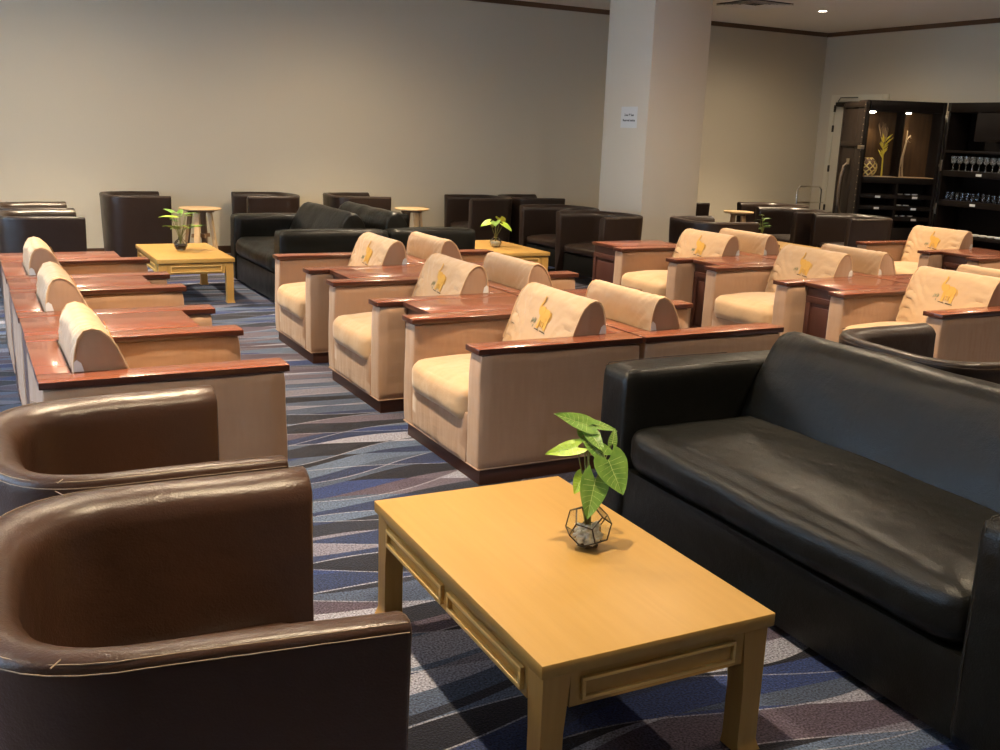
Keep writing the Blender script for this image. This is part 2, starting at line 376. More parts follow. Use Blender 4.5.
def make_armchair(seed=0):
    t = thing('armchair', '', 'armchair')
    MB().box(.025, D - .02, .02, W - .02, 0, .085, .003).build('plinth', M['plinth'], t)
    s = MB()
    for a, b in ((.0, AW), (W - AW, W)):
        s.soft(.008, D - .008, a + .004, b - .004, .072, .592, .014, (.004, .006, 0), 11, .006, seed + a * 9)
    s.soft(.002, .10, AW - .01, W - AW + .01, .074, .31, .012, (.006, 0, 0), 8, .004, seed)
    s.soft(.715, D - .006, AW - .01, W - AW + .01, .074, .590, .012, (.004, 0, 0), 8, .006, seed + 4)
    s.build('slipcover', M['fabric'], t, 60)
    # hem cord round the bottom of the cover
    q = [(.009, .005, .077), (.009, W - .005, .077), (D - .009, W - .005, .077), (D - .009, .005, .077), (.009, .005, .077)]
    h = MB()
    for k in range(4): h.tube([q[k], q[k + 1]], .0032, 6)
    h.build('hem', M['fabric'], t)
    c = MB().soft(-.020, .58, AW + .002, W - AW - .002, .250, .430, .058, (.016, .004, .030), 16, .006, seed + 2)
    c.build('seat_cushion', M['cushion'], t, 70)
    pr = cushion_prof
    def fn(co, tt):
        e = min(tt, 1 - tt); k = 1 - .035 * max(0, 1 - e / .04)
        ctr = Vector((.62, co.y, .60)); c2 = ctr + (co - ctr) * k
        w = noise.noise_vector(Vector((co.x * 7, co.y * 9, co.z * 7 + seed))) * .006 * (0 if e < .01 else 1) * min(1, abs(co.y - W / 2) / .16) ** 2
        # pleats pulling in toward both ends
        ph_ = noise.noise(Vector((co.y * 6, co.z * 5, seed))) * 5
        fall = max(0, 1 - e / .34) * min(1, e / .05)
        lo = max(0, 1 - (co.z - .60) / .16)
        pl = (.3 - (1 - abs(math.sin(co.z * 52 + ph_ + (e * 20)))) ** 1.6) * .030 * fall * (.4 + .6 * min(1, lo))
        d_ = (co - ctr); d_.y = 0
        c2 += d_.normalized() * pl
        return c2 + w
    b = MB().prism(cushion_dense, AW + .004, W - AW - .004, cuts=44, fn=fn, mi=0, endmi=1, bev=.006)
    bc = b.build('back_cushion', [M['cushion'], M['fabric']], t, 50)
    for yy in (AW + .003, W - AW - .003):
        p = MB(); pts = [((.62 + (x - .62) * .975), yy, (.60 + (z - .60) * .975)) for x, z in pr[1:-2]]
        p.tube(pts, .0032, 6); p.build('piping', M['piping'], bc)
        sg = -1 if yy < .4 else 1
        MB().prism([(.690, .621), (.724, .621), (.7225, .655), (.712, .664), (.698, .652)], yy - .0035, yy + .0035).build('lining_corner', M['lining'], bc)
    elephant(bc)
    for k, (a, b_) in enumerate(((.0, AW + .004), (W - AW - .004, W))):
        MB().box(-.006, D, a, b_, .5935, HT, .003, 2, side_mi=1).build('armrest', [M['redwood'], M['wood_edge']], t)
    MB().box(.733, D, AW + .006, W - AW - .006, .5935, HT, .002, 2, side_mi=1).build('back_rail', [M['redwood'], M['wood_edge']], t)
    return t

GA = 'slipcovered armchairs in back to back rows'
arm = make_armchair()
chairs = []
used = [False]
def put_chair(x, y, face, label):
    """face -1: looks toward -X with front at x ; +1: looks toward +X with front at x"""
    if face < 0: loc, rz = (x, y, 0), 0.
    else: loc, rz = (x, y + W, 0), PI
    if not used[0]:
        used[0] = True; r = arm; r.location = loc; r.rotation_euler = (0, 0, rz); r['label'] = label
    else: r = dup(arm, loc, rz, label)
    r['group'] = GA
    if x == -.835: r.scale = (1.045, 1, 1)
    return r
MY = (0, 1.237, 2.500); LY = (-.01, 1.285, 2.512); RY = (.01, 1.235, 2.43)
mid = ('nearest', 'middle', 'farthest')
for k in range(3):
    put_chair((0, .012, .03)[k], MY[k], -1, ['tan covered armchair just beyond the near oak coffee table, elephant cushion facing the aisle',
        'tan covered armchair facing the aisle, second of three in the centre row',
        'tan covered armchair facing the aisle, farthest in the centre row beside the black sofas'][k])
    put_chair((1.705, 1.715, 1.724)[k], MY[k], 1, ['tan armchair seen from behind, back to back with the nearest centre aisle armchair',
        'tan armchair seen from behind, middle one of the centre row facing right',
        'tan armchair seen from behind, farthest of the centre row facing right'][k])
    put_chair(-.835, LY[k], 1, ['tan covered armchair in the left row, nearest one behind the brown tub chairs',
        'tan covered armchair in the left row, middle one in shade',
        'tan covered armchair in the left row, farthest one near the oak table'][k])
    put_chair(2.895, RY[k], -1, ['tan armchair with elephant cushion behind the round backed chair, nearest of the right row',
        'tan armchair with elephant cushion, middle one of the right row',
        'tan armchair with elephant cushion in the right row beside the square pillar'][k])
    put_chair(2.895 + 1.705, RY[k], 1, ['tan armchair seen from behind at the right edge, nearest facing the bar',
        'tan armchair seen from behind in shade, middle of the right row facing the bar',
        'tan armchair seen from behind, farthest of the right row, pleated back cushion'][k])
put_chair(5.70, 2.43, -1, 'tan armchair with elephant cushion alone in front of the dark bar shelves')
put_chair(5.70, 1.20, -1, 'tan armchair at the far right edge with only its side in view')

# side consoles filling the gaps between armchairs
def console(x, y0, wd, face, label):
    t = thing('side_table', label, 'side table', (x, y0, 0) if face < 0 else (x, y0 + wd, 0), 0 if face < 0 else PI, 'red wood side tables between the armchairs')
    g = .003
    if x == -.835: t.scale = (1.045, 1, 1)
    MB().box(.15, D - .004, g, wd - g, .594, HT, .003, side_mi=1).build('tabletop', [M['redwood'], M['wood_edge']], t)
    b = MB().box(.175, D - .01, g + .004, wd - g - .004, .0, .594, .002)
    b.build('cabinet_body', M['console'], t)
    fr = MB(); f0, f1 = .04, wd - .04
    fr.box(.163, .175, f0 - .028, f1 + .028, .07, .11, .002).box(.163, .175, f0 - .028, f1 + .028, .49, .53, .002)
    fr.box(.163, .175, f0 - .028, f0 + .01, .11, .49, .002).box(.163, .175, f1 - .01, f1 + .028, .11, .49, .002)
    fr.box(.168, .175, f0 + .035, f1 - .035, .135, .465, .004)
    fr.build('front_panel', M['console'], t)
    return t
cons = [(0, W, MY[1] - W, -1, 'red wood side table between the two nearest aisle facing centre armchairs'),
        (.012, MY[1] + W, MY[2] - MY[1] - W, -1, 'red wood side table between the two farthest aisle facing centre armchairs'),
        (1.705, W, MY[1] - W, 1, 'red wood side table on the far side of the centre row, nearest gap'),
        (1.705, MY[1] + W, MY[2] - MY[1] - W, 1, 'red wood side table on the far side of the centre row, farthest gap'),
        (-.835, LY[0] + W, LY[1] - LY[0] - W, 1, 'red wood side table between the nearest and middle left row armchairs'),
        (-.835, LY[1] + W, LY[2] - LY[1] - W, 1, 'shaded wood side table between the middle and farthest left row armchairs'),
        (-.835, LY[2] + W, .36, 1, 'red wood side table at the far end of the left row'),
        (2.895, RY[0] + W, RY[1] - RY[0] - W, -1, 'side table with dark panel between the nearest and middle right row armchairs'),
        (2.895, RY[1] + W, RY[2] - RY[1] - W, -1, 'side table with dark panel between the middle and farthest right row armchairs'),
        (2.80, RY[2] + W, .42, -1, 'red wood side table ending the right row beside the pillar'),
        (4.60, RY[0] + W, RY[1] - RY[0] - W, 1, 'side table with glossy top behind the nearest right row elephant cushion'),
        (4.60, RY[1] + W, RY[2] - RY[1] - W, 1, 'side table with glossy top in the middle of the right row, bar side'),
        (5.70, 1.20 + W, 2.43 - 1.20 - W, -1, 'dark side table beside the lone armchair in front of the bar')]
for x, y, wd, f, lab in cons: console(x, y + .001, wd - .002, f, lab)

# ------------------------------------------------------------------ leather tub chair, faces +X, centre at origin
def tub_path(hx=.33, hy=.40, off=0., n=22):
    """outer U path from the -y arm front, round the back, to the +y arm front, offset inward by off"""
    pts = []; xf = hx; xs = -.02
    for k in range(6): pts.append((xf + (xs - xf) * k / 6, -(hy - off) + .018 * (k / 6)))
    a, b_ = (hx + xs) - off, hy - off - .018
    for k in range(n + 1):
        th = -PI / 2 - PI * k / n; c, s_ = math.cos(th), math.sin(th); e = 2 / 2.9
        pts.append((xs + a * math.copysign(abs(c) ** e, c) if k not in (0, n) else xs, b_ * math.copysign(abs(s_) ** e, s_)))
    for k in range(1, 7): pts.append((xs + (xf - xs) * k / 6, (hy - off) - .018 + .018 * k / 6))
    return pts
def make_tub(leather, stitch, H=.73):
    t = thing('tub_chair', '', 'armchair')
    TH = .088
    out, inn = tub_path(off=0.), tub_path(off=TH); n = len(out)
    # cross sections: outer bottom -> outer top -> rounded rim -> inner top -> inner bottom
    b = bmesh.new(); secs = []
    def P(p, z, pull=1.): return Vector((p[0] * pull, p[1] * pull, z))
    for i in range(n):
        o, q = Vector(out[i]), Vector(inn[i]); s_ = []
        for z, k in ((.045, .93), (.2, .952), (.4, .975), (.6, .992), (H - .03, 1.), (H - .012, 1.)):
            s_.append(Vector((o.x * (k if o.x < 0 else 1), o.y * k, z)))
        for f, dz in ((.05, -.003), (.16, .0015), (.38, .002), (.60, -.004), (.80, -.014)):
            m_ = o.lerp(q, f); s_.append(Vector((m_.x, m_.y, H + dz)))
        for z, k in ((H - .034, 1.), (H - .065, .995), (.6, .985), (.42, .97), (.30, .96)):
            s_.append(Vector((q.x * (k if q.x < 0 else 1), q.y * k, z)))
        secs.append([b.verts.new(c + noise.noise_vector(c * 6) * .004) for c in s_])
    m = len(secs[0])
    for i in range(n - 1):
        for j in range(m - 1): b.faces.new((secs[i][j], secs[i][j + 1], secs[i + 1][j + 1], secs[i + 1][j]))
    for i in range(n - 1): b.faces.new((secs[i][m - 1], secs[i][0], secs[i + 1][0], secs[i + 1][m - 1]))
    e0 = b.faces.new(secs[0]); e1 = b.faces.new(secs[-1][::-1])
    bmesh.ops.recalc_face_normals(b, faces=b.faces[:])
    es = [e for e in b.edges if (e0 in e.link_faces or e1 in e.link_faces)]
    bmesh.ops.bevel(b, geom=es, offset=.010, segments=3, profile=.5, affect='EDGES')
    shell = MB().merge(b).build('backrest', leather, t, 70)
    MB().soft(-.22, .30, -.305, .305, .300, .40, .04, (.012, 0, .018), 10, .003, 1).build('seat', leather, t, 70)
    MB().box(-.20, .285, -.30, .30, .10, .305, .012).build('seat_base', M['foot'], t)
    for sx in (-.2, .26):
        for sy in (-.28, .28): MB().lathe([(.018, 0), (.022, .01), (.024, .11)], 12, sx, sy).build('foot', M['foot'], t)
    st = MB()
    for lst, zz, kk in ((out, H - .016, 1.0045), (out, H - .002, .985)):
        st.tube([(p[0] * (kk if p[0] < 0 else 1) - (.004 if p[0] > 0 else 0), p[1] * kk, zz) for p in lst], .0011, 5)
    for sgn in (-1, 1):
        st.tube([(.3302, sgn * .388, H - .02), (.3302, sgn * .378, .4), (.3302, sgn * .362, .06)], .0011, 5)
        st.tube([(-.155, sgn * .302, H - .045), (-.15, sgn * .297, .6), (-.145, sgn * .291, .40)], .0012, 5)
        st.tube([(-.185, sgn * .372, H + .0028), (-.168, sgn * .342, H + .0015), (-.158, sgn * .318, H - .010), (-.155, sgn * .305, H - .034)], .0012, 5)
    st.build('stitching', stitch, shell)
    return t
GT = 'leather tub chairs'
tb = make_tub(M['brown_leather'], M['stitch'])
tb.location = (-1.612, -1.89, 0); tb.rotation_euler = (0, 0, R(-5)); tb.scale = (1.06, 1.05, 1.005)
tb['label'] = 'brown leather tub chair in the foreground left of the oak coffee table'; tb['group'] = GT
dup(tb, (-1.585, -1.045, 0), R(1), 'brown leather tub chair partly hidden behind the foreground one, next to the left row', (1, 1, 1))
td = make_tub(M['dark_leather'], M['stitchdark'])
def put_tub(x, y, deg, label, first=[True], sc=(1, 1, 1)):
    if first[0]:
        first[0] = False; r = td; r.location = (x, y, 0); r.rotation_euler = (0, 0, R(deg)); r.scale = sc; r['label'] = label
    else: r = dup(td, (x, y, 0), R(deg), label, sc)
    r['group'] = GT
    return r
tubs = [(-.26, 7.90, 0, 'dark tub chair against the far wall left of the first round stool'),
        (1.22, 7.90, 180, 'dark tub chair by the far wall behind the left facing black sofa'),
        (2.24, 7.88, 0, 'dark tub chair by the far wall left of the second round stool'),
        (3.82, 7.60, 180, 'dark tub chair against the far wall facing the second round stool'),
        (4.52, 7.70, 0, 'dark tub chair by the far wall, back to back with another, left of pillar'),
        (4.04, 5.99, 186, 'dark tub chair by the oak table with heart leaves, farther of two'),
        (4.01, 5.13, 187, 'dark tub chair in front of the pillar, nearer of the pair beside the oak table'),
        (-1.36, 5.50, 0, 'dark tub chair at the left edge, nearest behind the left row'),
        (-1.36, 6.36, 0, 'dark tub chair at the left edge, the one closer to the far wall'),
        (6.27, 7.00, 0, 'black tub chair mostly hidden behind the right edge of the pillar'),
        (4.84, 4.47, -2, 'brown black tub chair right of the pillar, just past the right row'),
        (7.12, 5.57, 175, 'black tub chair with shiny seat right behind the bright green sprig'),
        (7.14, 4.66, 167, 'black tub chair nearest the dark bar, its brown side toward us'),
        (7.52, 6.37, 180, 'black tub chair right of the two round table tops by the far wall')]
for x, y, dg, lab in tubs: put_tub(x, y, dg, lab)
# rounded tub behind the foreground sofa
rt = put_tub(1.67, -.95, -3, 'dark tub chair with curved rim directly behind the foreground black sofa')

# ------------------------------------------------------------------ black sofa, faces -X, front at x=0, y 0..L
def make_sofa(L, label, loc, rz, DX=.98, arm_h=.655, bs=0., seed=0):
    t = thing('leather_sofa', label, 'sofa', loc, rz, 'black leather sofas')
    A = .20
    MB().soft(.015, DX - .02, .02, L - .02, .03, .27, .012, (.004, 0, 0), 8, .002, seed).build('sofa_base', M['black_leather'], t, 60)
    for a, b_ in ((0, A), (L - A, L)):
        m = MB()
        m.soft(0, DX, a + .002, b_ - .002, .025, arm_h, .030, (.004, .008, .006), 12, .003, seed + a)
        m.build('arm', M['black_leather'], t, 70)
    MB().soft(-.006, .74 + bs, A - .004, L - A + .004, .262, .450, .075, (.020, 0, .030), 22, .005, seed + 5).build('seat_cushion', M['black_leather'], t, 70)
    prof = [(.60, .36), (.625, .45), (.655, .53), (.69, .61), (.725, .68), (.755, .735), (.79, .775), (.83, .79), (.87, .782), (.91, .75), (.94, .70), (.955, .62), (.96, .45), (.96, .06), (.70, .06), (.62, .3)]
    prof = [(x + bs, z) for x, z in prof]
    def fn(co, tt):
        e = min(tt, 1 - tt); k = 1 - .05 * max(0, 1 - e / .03) ** 2
        ctr = Vector((.80 + bs, co.y, .5)); c2 = ctr + (co - ctr) * k
        return c2 + noise.noise_vector(co * 4.5 + Vector((seed, 0, 0))) * .007
    bk = MB().prism(prof, A + .006, L - A - .006, cuts=30, fn=fn, bev=.008)
    # the top roll reaches over the rear of the arms
    bk.build('backrest', M['black_leather'], t, 60)
    for yy in (.026, A - .026, L - A + .026, L - .026):
        MB().tube([(.004, yy, .06), (-.003, yy, .3), (.004, yy, arm_h - .03), (.02, yy, arm_h + .001), (.3, yy, arm_h + .006), (.6, yy, arm_h + .004)], .0018, 5).build('seam', M['seam'], t)
    return t
make_sofa(1.95, 'large black leather sofa in the right foreground facing the oak coffee table', (.235, -2.44, 0), R(-1.6), bs=-.085, seed=1)
make_sofa(1.78, 'black leather sofa facing left at the far end of the aisle, oak table before it', (.40, 4.50, 0), 0, DX=.965, bs=-.12, seed=2)
make_sofa(1.76, 'black leather sofa facing right, back to back with the other far sofa', (2.222, 6.28, 0), PI, DX=.835, bs=-.14, seed=3)

# ------------------------------------------------------------------ oak coffee table, centre at origin, long side along y
def make_table():
    t = thing('coffee_table', '', 'coffee table')
    hx, hy, H = .345, .555, .39
    MB().box(-hx, hx, -hy, hy, H - .036, H, .003).build('tabletop', M['oak'], t)
    lx, ly, lw = hx - .012, hy - .012, .075
    for sx in (-1, 1):
        for sy in (-1, 1):
            b = MB()
            def fn(co, tt, sx=sx, sy=sy):
                # straight leg that tapers a little on the inside and kicks out at the foot
                k = 1 - .18 * math.sin(min(1, tt * 1.0) * PI) if False else 1
                w = lw * (.82 + .18 * max(0, (tt - .55) / .45)) + (.012 * max(0, 1 - tt / .07))
                kick = .009 * max(0, 1 - tt / .07)
                X = co.x * w; Y = co.y * w
                return Vector((sx * (lx + kick) - sx * X, sy * (ly + kick) - sy * Y, co.z))
            b.prism([(0, 0), (1, 0), (1, 1), (0, 1)], .0, H - .043, axis='z', cuts=24, fn=fn)
            b.build('leg', M['oakv'], t, 30)
    MB().box(-lx + .01, lx - .01, -ly + .01, ly - .01, H - .043, H - .036).build('shadow_gap', M['console'], t)
    for s in (-1, 1):
        MB().box(-lx + lw, lx - lw, s * (ly - .018), s * (ly - .002), H - .13, H - .043, .001).build('apron', M['oak'], t)
        MB().box(s * (lx - .018), s * (lx - .002), -ly + lw, ly - lw, H - .13, H - .043, .001).build('apron', M['oak'], t)
    def ring(x0, x1, z0, z1, place, w=.009, dpt=.010):
        m = MB()
        m_ = place
        m.box(x0, x1, 0, dpt, z0, z0 + w, .0015, mtx=m_).box(x0, x1, 0, dpt, z1 - w, z1, .0015, mtx=m_)
        m.box(x0, x0 + w, 0, dpt, z0 + w, z1 - w, .0015, mtx=m_).box(x1 - w, x1, 0, dpt, z0 + w, z1 - w, .0015, mtx=m_)
        m.build('moulding', M['oaklight'], t)
    for s in (-1, 1):
        short = Matrix.Translation((0, s * (ly - .002), 0)) @ Matrix.Rotation(0 if s > 0 else PI, 4, 'Z')
        ring(-lx + lw + .03, lx - lw - .03, H - .116, H - .058, short)
        lng = Matrix.Translation((s * (lx - .002), 0, 0)) @ Matrix.Rotation(-PI / 2 if s > 0 else PI / 2, 4, 'Z')
        ring(-ly + lw + .015, -.02, H - .116, H - .058, lng, .013, .013); ring(.02, ly - lw - .015, H - .116, H - .058, lng, .013, .013)
    return t
GC = 'oak coffee tables'
tf = make_table(); tf.location = (-.508, -1.482, 0); tf.rotation_euler = (0, 0, R(-1.2)); tf.scale = (.964, .988, .985); tf['group'] = GC
tf['label'] = 'light oak coffee table in the foreground between the tub chair and black sofa'
dup(tf, (-.19, 5.53, 0), 0, 'light oak coffee table at the end of the aisle with a leafy vase, hoof feet', (.93, 1.04, 1))
dup(tf, (2.83, 5.36, 0), 0, 'light oak coffee table behind the centre row beside the two dark tub chairs', (1, 1.02, 1))
dup(tf, (6.28, 4.98, 0), 0, 'oak coffee table mostly hidden among the black tub chairs right of the pillar', (.8, .9, 1))

# ------------------------------------------------------------------ round stools / tables
def make_stool():
    t = thing('round_stool', '', 'stool')
    MB().lathe([(.0, .578), (.205, .578), (.222, .584), (.226, .592), (.222, .600), (0, .602)], 40).build('seat', M['beech'], t)
    MB().box(-.11, .11, -.11, .11, .555, .578, .003).build('seat_block', M['beechdark'], t)
    for k, a in enumerate((45, 135, 225, 315)):
        a = R(a); c, s_ = math.cos(a), math.sin(a)
        b = MB(); mt = Matrix.Rotation(a, 4, 'Z')
        b.prism([(.085, .556), (.125, .556), (.20, 0), (.165, 0)], -.030, .030, bev=.003, mtx=mt)
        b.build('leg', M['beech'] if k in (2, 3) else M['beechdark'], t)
    b = MB().box(-.11, .11, -.012, .012, .28, .32, .002); b.box(-.012, .012, -.11, .11, .278, .318, .002)
    b.build('stretcher', M['beechdark'], t)
    return t
GS = 'round wooden stools'
st = make_stool(); st.location = (.39, 7.62, 0); st.rotation_euler = (0, 0, R(18)); st['label'] = 'round light wood stool by the far wall behind the oak table at the aisle end'; st['group'] = GS
dup(st, (2.84, 7.50, 0), R(50), 'round light wood stool by the far wall, right of the back to back sofas', (.93, .93, 1))
dup(st, (7.15, 7.75, 0), R(10), 'round pale table top by the far wall right of the pillar, farther of two', (1, 1, 1))
dup(st, (6.83, 6.31, 0), R(45), 'round pale table top right of the pillar, nearer of two', (.84, .84, 1.08))

# ------------------------------------------------------------------ plants in glass
def leaf_mesh(L_, Wd, curl, arrow=True, nu=9, nv=6):
    """heart/arrow leaf in the xy plane: base at origin, tip at +x; bent down by curl"""
    b = bmesh.new(); g = []
    for i in range(nu + 1):
        u = i / nu; row = []
        wid = Wd * (math.sin(PI * min(1, (u * .93 + .07)) ** .62) ** .9 if u < 1 else 0)
        for j in range(-nv, nv + 1):
            v = j / nv
            x = u * L_ - (arrow * .30 * L_ * abs(v) ** 1.3 * (1 - u) ** 1.6)
            y = v * wid * .5
            z = .10 * Wd * abs(v) * (1.2 - .3 * abs(v)) - curl * L_ * u * u + .012 * Wd * math.sin(abs(v) * 9 + u * 14)
            row.append(b.verts.new((x, y, z)))
        g.append(row)
    for i in range(nu):
        for j in range(2 * nv):
            f = b.faces.new((g[i][j], g[i + 1][j], g[i + 1][j + 1], g[i][j + 1])); f.material_index = 0
    bmesh.ops.remove_doubles(b, verts=b.verts[:], dist=1e-5)
    bmesh.ops.recalc_face_normals(b, faces=b.faces[:])
    r = bmesh.ops.solidify(b, geom=b.faces[:], thickness=.0006)
    return b
def leaf(parent, tip_from, direction, L_, Wd, curl, roll, m, veins=True):
    d = Vector(direction).normalized(); up = Vector((0, 0, 1)) if abs(d.z) < .95 else Vector((1, 0, 0))
    y = up.cross(d).normalized(); z = d.cross(y)
    mtx = Matrix.Translation(tip_from) @ Matrix(((d.x, y.x, z.x, 0), (d.y, y.y, z.y, 0), (d.z, y.z, z.z, 0), (0, 0, 0, 1))) @ Matrix.Rotation(R(roll), 4, 'X')
    lf = MB().merge(leaf_mesh(L_, Wd, curl), mtx).build('leaf', m, parent, 80)
    if veins:
        vb = MB()
        def surf(u, v):
            wid = Wd * math.sin(PI * min(1, (u * .93 + .07)) ** .62) ** .9
            return Vector((u * L_ - .30 * L_ * abs(v) ** 1.3 * (1 - u) ** 1.6, v * wid * .5, .10 * Wd * abs(v) * (1.2 - .3 * abs(v)) - curl * L_ * u * u + .0012))
        vb.tube([surf(u / 8, 0) for u in range(8)], .0009, 5, mtx=mtx)
        for u in (.08, .22, .38, .54):
            for sg in (-1, 1): vb.tube([surf(u + k * .045, sg * k * .2) for k in range(5)], .0005, 4, mtx=mtx)
        vb.build('leaf_vein', M['vein'], lf)
    return lf
def stems(parent, pts, r=.0025, m=None):
    MB().tube(pts, [r * (1 - .35 * k / (len(pts) - 1)) for k in range(len(pts))], 7).build('stem', m or M['stem'], parent)

# foreground: dodecahedral terrarium with syngonium
def dodeca(r):
    ph = (1 + 5 ** .5) / 2
    vs = [Vector((x, y, z)) for x in (-1, 1) for y in (-1, 1) for z in (-1, 1)]
    for a in (-1, 1):
        for b_ in (-1, 1):
            vs += [Vector((0, a / ph, b_ * ph)), Vector((a / ph, b_ * ph, 0)), Vector((a * ph, 0, b_ / ph))]
    # rotate so that a face points straight down
    nrm = Vector((0, 1, ph)).normalized(); q = nrm.rotation_difference(Vector((0, 0, -1)))
    vs = [q @ v * (r / 3 ** .5) for v in vs]
    b = bmesh.new(); [b.verts.new(v) for v in vs]
    bmesh.ops.convex_hull(b, input=b.verts[:])
    bmesh.ops.dissolve_limit(b, angle_limit=R(5), verts=b.verts[:], edges=b.edges[:])
    return b
px_, py_, pz_ = -.405, -1.505, .385
tv = thing('terrarium_vase', 'faceted glass terrarium vase with white pebbles on the foreground oak table', 'vase', (px_, py_, pz_), R(12))
db = dodeca(.066)
zmin = min(v.co.z for v in db.verts); zmax = max(v.co.z for v in db.verts)
bmesh.ops.translate(db, verts=db.verts[:], vec=(0, 0, -zmin + .003))
edges = [(e.verts[0].co.copy(), e.verts[1].co.copy()) for e in db.edges]
top = [f for f in db.faces if f.normal.z > .95 or (abs(f.normal.z) > .95 and f.calc_center_median().z > .05)]
bmesh.ops.delete(db, geom=top, context='FACES_ONLY')
bmesh.ops.recalc_face_normals(db, faces=db.faces[:]); bmesh.ops.solidify(db, geom=db.faces[:], thickness=.0016)
MB().merge(db).build('glass_panes', M['vaseglass'], tv, 10)
fr = MB()
for a, b_ in edges: fr.tube([a, b_], .0022, 6)
fr.build('metal_frame', M['lead'], tv)
pb = MB(); r5 = random.Random(5)
for k in range(130):
    z = .010 + r5.random() * .055; rr = (.024 + .45 * min(z, .03) - .2 * max(0, z - .045)) * math.sqrt(r5.random()); a = r5.random() * 2 * PI
    s_ = .006 + r5.random() * .004
    bb = bmesh.new(); bmesh.ops.create_icosphere(bb, subdivisions=1, radius=s_)
    pb.merge(bb, Matrix.Translation((rr * math.cos(a), rr * math.sin(a), z + .004)) @ Matrix.Rotation(a, 4, 'X') @ Matrix.Diagonal((1.2, 1, .8, 1)))
po = pb.build('white_pebbles', M['pebble'], tv, 70); po['kind'] = 'stuff'
bt = MB()
bt.lathe([(.024, .005), (.030, .006), (.034, .016), (.0, .017)], 5).build('brown_substrate', M['darkpebble'], tv)
# syngonium: positions relative to the table plant base, right = camera right in plan
pl = thing('syngonium_plant', 'leafy green arrowhead plant standing in the foreground terrarium vase', 'plant', (px_, py_, pz_))
rr_ = Vector((math.cos(.4915), -math.sin(.4915), 0)); ff_ = Vector((math.sin(.4915), math.cos(.4915), 0))
def cam(a, h, f=0.): return rr_ * a + ff_ * f + Vector((0, 0, h))
base = cam(0, .035)
# (leaf base a,h,f), (direction a,h,f), length, width, curl, roll, material
def leaf_n(parent, a, tip, nrm, L_, Wd, curl, m, veins=True):
    d = (tip - a).normalized(); y = nrm.cross(d).normalized(); z = d.cross(y)
    q = Matrix(((d.x, y.x, z.x, a.x), (d.y, y.y, z.y, a.y), (d.z, y.z, z.z, a.z), (0, 0, 0, 1)))
    lf = MB().merge(leaf_mesh(L_, Wd, curl), q).build('leaf', m, parent, 80)
    def surf(u, v):
        wid = Wd * math.sin(PI * min(1, (u * .93 + .07)) ** .62) ** .9
        return Vector((u * L_ - .30 * L_ * abs(v) ** 1.3 * (1 - u) ** 1.6, v * wid * .5, .10 * Wd * abs(v) * (1.2 - .3 * abs(v)) - curl * L_ * u * u + .012 * Wd * math.sin(abs(v) * 9 + u * 14) + .0012))
    vb = MB(); vb.tube([surf(u / 8, 0) for u in range(8)], .0008, 5, mtx=q)
    for u in (.05, .16, .28, .40, .52, .64):
        for sg in (-1, 1): vb.tube([surf(u + k * .04, sg * k * .2) for k in range(5)], .0004, 4, mtx=q)
    vb.build('leaf_vein', M['vein'], lf)
# (base a,h,f) (tip a,h,f) width curl material, tilt of the blade toward the viewer
LV = [((-.004, .345, .02), (-.105, .385, .0), .066, .06, 'leaf', .9), ((-.034, .288, -.01), (-.128, .270, -.03), .056, .05, 'leaflight', .8),
      ((-.014, .318, .03), (-.022, .366, .05), .045, .1, 'leaf', .8), ((.006, .345, .04), (.090, .332, .05), .040, .18, 'leaf', 1.2),
      ((.056, .256, -.02), (.103, .160, -.05), .112, .06, 'leaf', .7), ((.046, .266, -.01), (-.028, .318, .0), .064, .06, 'leaf', .8),
      ((.071, .290, .03), (.078, .336, .04), .030, .1, 'leaf', .8), ((.022, .200, -.03), (.001, .086, -.065), .092, .05, 'leaf', .6),
      ((-.013, .200, -.01), (-.038, .150, -.03), .052, .05, 'leaflight', .6), ((.004, .325, .01), (.040, .285, -.03), .050, .1, 'leaf', .8)]
for (a, h, f), (a2, h2, f2), Wd, cu, mm, tl in LV:
    Wd *= .88; a, h, f, a2, h2, f2 = [v * .95 for v in (a, h, f, a2, h2, f2)]; a -= .012; a2 -= .012; h += .026; h2 += .026
    A_, T_ = cam(a, h, f), cam(a2, h2, f2); nr = (Vector((0, 0, tl)) - ff_ * .75 + rr_ * .1).normalized()
    leaf_n(pl, A_, T_, nr, (T_ - A_).length, Wd, cu, M[mm])
    q = base + rr_ * (a * .1)
    stems(pl, [q, cam(a * .2 - .006, .10, f * .4), cam(a * .5 - .004, h * .72, f * .8), cam(a, h - .002, f + .002)], .0024, M['stem'] if h > .22 else M['rootstem'])

